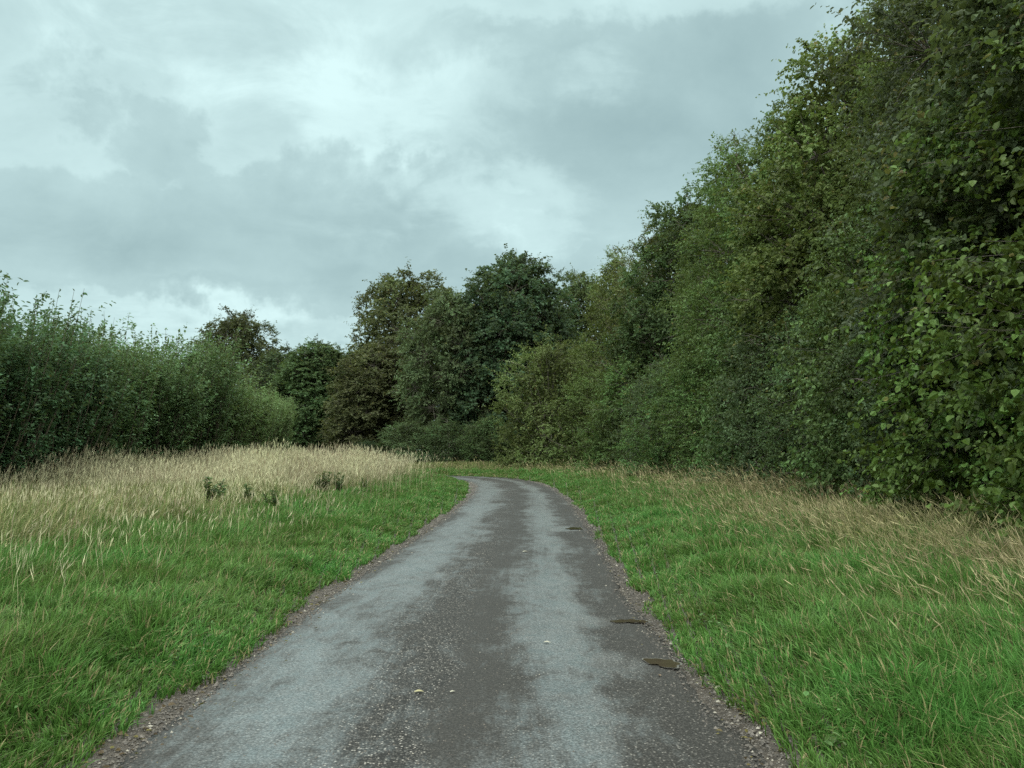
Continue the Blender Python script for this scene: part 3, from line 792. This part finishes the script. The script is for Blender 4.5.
# the group beyond the bend
mid = [
    ('broadA', .3, 72.0, 17.3, DEEP, .01, 'large rounded dark green tree, the tallest beyond the bend', 1.06),
    ('broadB', -4.7, 69.5, 13.9, (.082, .108, .050), .06, 'lighter grey-green tree leaning against the left of the rounded dark tree', .90),
    ('broadB', -9.8, 86.0, 18.6, (.080, .088, .038), .22, 'tall open browning tree with sky showing through, left of the dark rounded tree', 1.12),
    ('broadA', -11.2, 75.0, 10.2, (.076, .078, .036), .20, 'russet-brown tree standing low in front of the tall open browning one', 1.35),
    ('broadA', -17.3, 82.0, 11.2, DARK, .04, 'dark tree left of the russet-brown one above the dry grass', 1.35),
    ('broadB', -21.8, 88.0, 11.4, (.042, .058, .030), .08, 'dark low-crowned tree filling the gap before the left bushes', 1.35),
    ('broadB', -29.6, 96.0, 16.2, (.056, .062, .028), .14, 'dark brownish tree rising alone above the left-hand bushes', 1.08),
    ('broadB', 6.6, 79.0, 17.2, (.075, .10, .04), .08, 'mid-green tree whose sprigs stand against the sky right of the dark tree', .95),
    ('broadA', 1.5, 95.0, 15.5, DARK, .04, 'shaded tree behind the rounded dark one', 1.1),
    ('broadB', -14.5, 100.0, 12.5, DARK, .04, 'shaded tree behind the gap between russet and browning trees', 1.2),
    ('broadA', -25.5, 108.0, 10.5, DARK, .04, 'shaded tree behind the end of the left-hand bushes', 1.2),
]
for i, (k, x, y, h, c, au, lab, wd) in enumerate(mid):
    plant('roadside_tree', k, x, y, h, BH[k], c, lab, 'tree', 'trees beyond the lane bend', rz=i * 2.1 + .7, autumn=au, wide=wd)

# coppice bushes on the left of the field
BL1 = (.076, .130, .064); BL2 = (.096, .148, .064); BL3 = (.120, .170, .066)
lefts = [(-13.8, 19.0, 5.8, BL1), (-14.2, 22.6, 6.0, BL1), (-14.3, 26.0, 6.0, BL1), (-14.6, 29.5, 6.0, (.094, .148, .064)), (-14.4, 33.2, 5.9, BL2), (-14.5, 37.0, 7.0, BL2),
         (-14.6, 41.0, 6.0, (.110, .160, .062)), (-14.8, 45.2, 5.6, BL3), (-14.9, 49.6, 5.4, BL3), (-15.3, 54.0, 5.6, BL3), (-15.9, 57.5, 6.0, BL3)]
labs = ['dark coppice bush of upright shoots at the left edge of the photo', 'bluish-green coppice bush with the tallest shoot tips, next to the left edge',
        'bluish-green coppice bush whose separate shoots stand against the sky', 'lower coppice bush where the left row dips for the first time',
        'mid-green coppice bush with thin shoots standing up after the dip', 'mid-green coppice bush just left of the lone brownish tree top',
        'mid-green coppice bush below the left side of the lone brownish tree', 'yellow-green coppice bush below the lone brownish tree',
        'yellow-green coppice bush below the right flank of the lone brownish tree', 'pale coppice bush one before the far end of the left row', 'last and lowest coppice bush at the far end of the left row']
for i, ((x, y, h, c), lab) in enumerate(zip(lefts, labs)):
    plant('coppice_bush', ('whipA', 'whipB', 'whipA', 'whipA', 'whipB', 'whipA', 'whipB', 'whipB', 'whipC', 'whipC', 'whipC', 'whipC')[i], x, y, h, 6.0, c, lab, 'bush', 'coppice bushes left of the field', rz=i * 2.4, autumn=.02, wide=(1.25 if i < 8 else 1.0 if i < 10 else .8), parts=('stem', 'foliage'))

# ------------------------------------------------------------------ broad-leaved herbs in the turf, leaf litter at the edges
def ground_leaves(name, pts_x, pts_y, zoff, Lr, flat, mats, label, cat, seed):
    rs = np.random.default_rng(seed); n = len(pts_x); sv = lane_s(pts_x, pts_y)
    z = np.where(np.abs(sv) < 1.5, .016, ground_z(pts_x, pts_y, sv)) + zoff
    a = rs.random(n) * 6.283
    A = np.stack([np.cos(a), np.sin(a), flat * (rs.random(n) - .2)], 1)
    Ln = Lr[0] + (Lr[1] - Lr[0]) * rs.random(n) ** 1.6
    V, Q = leaf_mesh_arrays(np.stack([pts_x, pts_y, z], 1), A, np.tile([0, 0, 1.0], (n, 1)) + rs.normal(0, .25, (n, 3)), Ln, Ln * (.4 + .3 * rs.random(n)))
    r = rs.random(n)
    o = link(bpy.data.objects.new(name, mesh_np(name, V, [Q], mats, fattrs={'rnd': np.repeat(r, 2), 'cl': np.repeat(rs.random(n), 2)})))
    return tag(o, label, cat, kind='stuff')
rs = np.random.default_rng(77)
n = 1500
vy = 3.0 * (30 / 3.0) ** rs.random(n); sd_ = np.where(rs.random(n) < .5, -1, 1)
cx = np.interp(vy, line[:, 1], line[:, 0]) + sd_ * (1.85 + 3.6 * rs.random(n) ** 1.4)
clm = rs.random(n) < smooth01(fbm(cx * .9 + 3, vy * .9, 2), .42, .62); cx, vy = cx[clm], vy[clm]
k = 8
hx = np.repeat(cx, k) + rs.normal(0, .03, len(cx) * k); hy = np.repeat(vy, k) + rs.normal(0, .03, len(cx) * k)
o = ground_leaves('verge_weeds', hx, hy, .03 + .09 * rs.random(len(hx)), (.018, .055), .9, [M_LEAF], 'small broad-leaved herbs growing low in the verge grass', 'weeds', 78)
o.color = (.085, .15, .045, .12)
n = 1500
vy = 3.0 * (26 / 3.0) ** rs.random(n); sd_ = np.where(rs.random(n) < .5, -1, 1)
cx = np.interp(vy, line[:, 1], line[:, 0]) + sd_ * np.abs(1.66 + rs.normal(0, .13, n))
o = ground_leaves('leaf_litter', cx, vy, .006 + .012 * rs.random(n), (.012, .05), .3, [M_LEAF], 'brown leaf litter and dead grass scraps along the lane edges', 'litter', 79)
o.color = (.11, .08, .045, .5)

# ------------------------------------------------------------------ weeds in the left grass
def make_weed(seed):
    rs = np.random.default_rng(seed); tb = Tubes(); out = []
    for k in range(12):
        a = rs.random() * 6.28; tip = np.array([np.cos(a) * .14, np.sin(a) * .14, .55 + .3 * rs.random()])
        pts = bez(np.array([np.cos(a) * .03, np.sin(a) * .03, 0]), tip * np.array([.3, .3, .5]), tip, 6)
        tb.add(pts, np.linspace(.006, .002, 6), 4)
        n = 44; t = np.sort(rs.random(n)); P = np.stack([np.interp(t, np.linspace(0, 1, 6), pts[:, j]) for j in range(3)], 1)
        an = rs.random(n) * 6.28
        A = np.stack([np.cos(an), np.sin(an), .5 + .3 * rs.random(n)], 1)
        Ln = (.13 - .07 * t) * (.7 + .6 * rs.random(n))
        out.append((P, A, np.tile([0, 0, 1.0], (n, 1)) + rs.normal(0, .3, (n, 3)), Ln, Ln * .45, rs.random(n)))
    arr = [np.concatenate([o[j] for o in out]) for j in range(6)]
    V, Q = leaf_mesh_arrays(*arr[:5]); r = rs.random(len(arr[0]))
    return tb.mesh('stem', M_TWIG), mesh_np('foliage', V, [Q], [M_LEAF], fattrs={'rnd': np.repeat(r, 2), 'cl': np.repeat(arr[5], 2)})
protos['weed'] = make_weed(7); BH['weed'] = .8
weeds = [(-5.7, 17.9, .95, 'bushy dark green weed in the grass edge, the leftmost large one'), (-5.25, 18.9, .8, 'dark weed right of the leftmost bushy one'),
         (-4.35, 17.6, .75, 'single upright dark weed on the short grass'), (-4.9, 24.4, .95, 'tall dark weed clump in front of the pale dry grass'),
         (-4.55, 25.0, .9, 'dark weed immediately right of the tall weed clump'), (-4.0, 26.5, .7, 'small dark weed nearest the lane at the far end of the left verge'),
         (-3.3, 17.6, .35, 'low spreading weed in the short green grass near the lane')]
for i, (x, y, h, lab) in enumerate(weeds):
    plant('weed_plant', 'weed', x - .25, y, h * .8, .8, (.062, .104, .038), lab, 'weed', 'weeds in the left verge', rz=i * 1.3, autumn=.10, wide=(1.5, .9, 1.2, 1.6, 1.1, .85, 2.2)[i], tilt=(.12 * math.sin(i * 2.3), .12 * math.cos(i * 3.1)), parts=('stem', 'foliage'))

# ------------------------------------------------------------------ fallen leaves on the lane
def leaf_mat(name, c):
    m, nt, N, L = new_mat(name); b = NB(nt)
    tc = b.n('ShaderNodeTexCoord').outputs['Object']
    p = b.n('ShaderNodeBsdfPrincipled', {'Base Color': b.mixc(b.noise(tc, 30, 3), c, tuple(x * .55 for x in c[:3]) + (1,)), 'Roughness': .45})
    b.n('ShaderNodeOutputMaterial', {0: p.outputs[0]}); return m
ML = [leaf_mat('leaf_pale', (.36, .34, .26, 1)), leaf_mat('leaf_yellow', (.30, .27, .13, 1)), leaf_mat('leaf_brown', (.16, .10, .05, 1))]
def fallen(x, y, L, rz, mi, lab, onroad=True):
    L *= .75
    t = np.linspace(0, 1, 9); w = np.sin(np.pi * t ** .8) * .26 * L
    bow = .10 * L * np.sin(np.pi * t)
    V = []
    for k in range(9):
        V += [(t[k] * L, -w[k], bow[k] + .12 * w[k]), (t[k] * L, 0, bow[k] * .6), (t[k] * L, w[k], bow[k] + .25 * w[k])]
    F_ = []
    for k in range(8):
        a = 3 * k
        F_ += [(a, a + 3, a + 4, a + 1), (a + 1, a + 4, a + 5, a + 2)]
    me = mesh_np('fallen_leaf', np.array(V), [np.array(F_)], [ML[mi]], smooth=True)
    o = link(bpy.data.objects.new('fallen_leaf', me))
    zz = road_z(x, y) + .006 if onroad else float(ground_z(np.array([x]), np.array([y]))[0]) + .012
    o.location = (x, y, zz); o.rotation_euler = (0, 0, rz)
    tag(o, lab, 'leaf', 'fallen leaves on the lane')
fallen(-.60, 5.62, .085, .1, 1, 'yellowish fallen leaf on the gravelly crown of the lane')
fallen(-.38, 5.62, .05, .4, 0, 'small pale fallen leaf beside the yellowish one on the crown')
fallen(.24, 7.05, .08, -.2, 0, 'pale fallen leaf in the middle of the lane left of the puddles')
fallen(1.27, 5.75, .09, .5, 0, 'whitish fallen leaf curled on the dirt at the right edge')
fallen(.15, 13.2, .12, .2, 0, 'pale fallen leaf far up the middle of the lane')
fallen(1.30, 4.85, .05, .9, 0, 'tiny pale fallen leaf on the right edge nearest the camera')
fallen(.98, 6.60 - .55, .05, 1.9, 2, 'brown fallen leaf just in front of the larger puddle')

# ------------------------------------------------------------------ sky and light
SUN_EL, SUN_AZ = R(44), R(205)            # azimuth clockwise from +Y: behind and to the left
w = bpy.data.worlds.new('World'); scene.world = w; w.use_nodes = True
nt = w.node_tree; nt.nodes.clear(); b = NB(nt)
sky = b.n('ShaderNodeTexSky', sky_type='NISHITA', sun_disc=False, sun_elevation=SUN_EL, sun_rotation=SUN_AZ, air_density=1.0, dust_density=2.0)
d = b.n('ShaderNodeTexCoord').outputs['Generated']
sp = b.n('ShaderNodeSeparateXYZ', {0: d})
zc = b.math('MAXIMUM', sp.outputs[2], 0.0)
# cloud layer: project the direction onto a flat cloud base
den = b.math('ADD', zc, .16)
pv = b.n('ShaderNodeCombineXYZ', {0: b.math('DIVIDE', sp.outputs[0], den), 1: b.math('DIVIDE', sp.outputs[1], den), 2: 0.0}).outputs[0]
nA = b.noise(pv, 1.25, 7, .55, .3)
nB = b.noise(b.n('ShaderNodeMapping', {'Vector': pv, 'Location': (4.1, 2.7, 0)}).outputs[0], 2.6, 9, .6, .6)
nC = b.noise(b.n('ShaderNodeMapping', {'Vector': d, 'Scale': (1, 1, 1.9)}).outputs[0], 6.0, 10, .60, .7)
# billow edges of the individual cloud banks
wv = b.n('ShaderNodeTexNoise', {'Vector': d, 'Scale': 6.0, 'Detail': 6, 'Roughness': .6})
warp = b.n('ShaderNodeVectorMath', {0: b.n('ShaderNodeVectorMath', {0: wv.outputs['Color'], 1: (.5, .5, .5)}, operation='SUBTRACT').outputs[0], 'Scale': .22}, operation='SCALE').outputs[0]
dw = b.n('ShaderNodeVectorMath', {0: d, 1: warp}, operation='ADD').outputs[0]
def bank(px, py, sx, sz, k=1.0):
    """how deep inside one cloud bank a direction lies: 1 in its middle, 0 at its rim"""
    v = np.array([(px - 512) / F_PX, 1.0, (450 - py) / F_PX]); v /= np.linalg.norm(v)
    df = b.n('ShaderNodeVectorMath', {0: dw, 1: tuple(v)}, operation='SUBTRACT').outputs[0]
    sc = b.n('ShaderNodeVectorMath', {0: df, 1: (1 / sx, .8 / sx, 1 / sz)}, operation='MULTIPLY').outputs[0]
    ln = b.n('ShaderNodeVectorMath', {0: sc}, operation='LENGTH').outputs['Value']
    return b.math('MULTIPLY', b.n('ShaderNodeMapRange', {0: ln, 1: 1.25, 2: 0.0, 3: 0.0, 4: 1.0}).outputs[0], k)
def union(lst):
    r = bank(*lst[0])
    for q in lst[1:]: r = b.math('MAXIMUM', r, bank(*q))
    return r
ragged = b.math('ADD', b.math('MULTIPLY', b.math('SUBTRACT', nC, .5), 1.25), b.math('MULTIPLY', b.math('SUBTRACT', nB, .5), .6))
dk = union([(120, 232, .34, .09), (330, 215, .24, .08), (160, 140, .08, .05, .7), (640, 130, .26, .13), (760, 90, .2, .16), (60, 85, .14, .04, .45),
            (400, 262, .34, .06, .9), (200, 292, .28, .03, .7), (560, 45, .18, .05, .7), (390, 165, .10, .05, .9)])
dkr = b.math('ADD', dk, ragged)
dark = b.math('ADD', b.math('MULTIPLY', b.ramp(dkr, .21, .42), .58), b.math('MULTIPLY', b.ramp(dkr, .35, 1.0), .45))
bt = union([(500, 190, .13, .06), (390, 95, .2, .07, .9), (230, 318, .25, .03, .7), (690, 5, .14, .035), (230, 40, .3, .07, .6), (590, 90, .06, .05, .6)])
brt = b.ramp(b.math('ADD', bt, ragged), .20, .75)
tone = b.math('ADD', .62, b.math('MULTIPLY', b.math('SUBTRACT', nA, .5), .5))
tone = b.math('ADD', tone, b.math('MULTIPLY', b.math('SUBTRACT', nB, .5), .45))
tone = b.math('ADD', tone, b.math('MULTIPLY', b.math('SUBTRACT', nC, .5), .75))
tone = b.math('SUBTRACT', tone, b.math('MULTIPLY', dark, .46))
tone = b.math('ADD', tone, b.math('MULTIPLY', brt, .30), clamp=True)
ccol = b.mixc(tone, (.29, .425, .437, 1), (.68, .905, .90, 1))
# overcast sky is brighter overhead than towards the horizon, raised further as fill light
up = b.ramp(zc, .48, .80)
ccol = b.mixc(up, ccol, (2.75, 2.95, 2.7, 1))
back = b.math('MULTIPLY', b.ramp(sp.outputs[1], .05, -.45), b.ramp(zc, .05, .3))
ccol = b.mixc(back, ccol, (2.3, 2.5, 2.3, 1))      # unseen sky behind the camera, brightened as added fill light
bg1 = b.n('ShaderNodeBackground', {'Color': sky.outputs[0], 'Strength': .08})
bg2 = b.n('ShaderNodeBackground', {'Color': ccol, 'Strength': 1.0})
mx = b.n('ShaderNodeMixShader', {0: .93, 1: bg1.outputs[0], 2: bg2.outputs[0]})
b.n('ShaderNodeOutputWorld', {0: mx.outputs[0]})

sl = bpy.data.lights.new('sun', 'SUN'); sl.energy = 1.5; sl.angle = R(35); sl.color = (1.0, .985, .95)
so = link(bpy.data.objects.new('sun', sl))
sd = np.array([math.sin(SUN_AZ) * math.cos(SUN_EL), math.cos(SUN_AZ) * math.cos(SUN_EL), math.sin(SUN_EL)])
import mathutils
so.rotation_euler = mathutils.Vector(sd).to_track_quat('Z', 'Y').to_euler()
so.location = (0, 0, 60)

# ------------------------------------------------------------------ camera
cd = bpy.data.cameras.new('camera'); cd.sensor_width = 36; cd.lens = 36 * F_PX / 1024
cd.clip_start = .1; cd.clip_end = 8000
co = link(bpy.data.objects.new('camera', cd))
co.location = (0, 0, CAM_H); co.rotation_euler = (R(90) + math.atan(66 / F_PX), 0, 0)
scene.camera = co
scene.view_settings.view_transform = 'Standard'; scene.view_settings.look = 'None'
scene.view_settings.exposure = 0.2; scene.view_settings.gamma = 1.0
scene.render.engine = 'CYCLES'
scene.cycles.max_bounces = 6; scene.cycles.diffuse_bounces = 4; scene.cycles.glossy_bounces = 3; scene.cycles.transmission_bounces = 3
scene.cycles.use_denoising = False
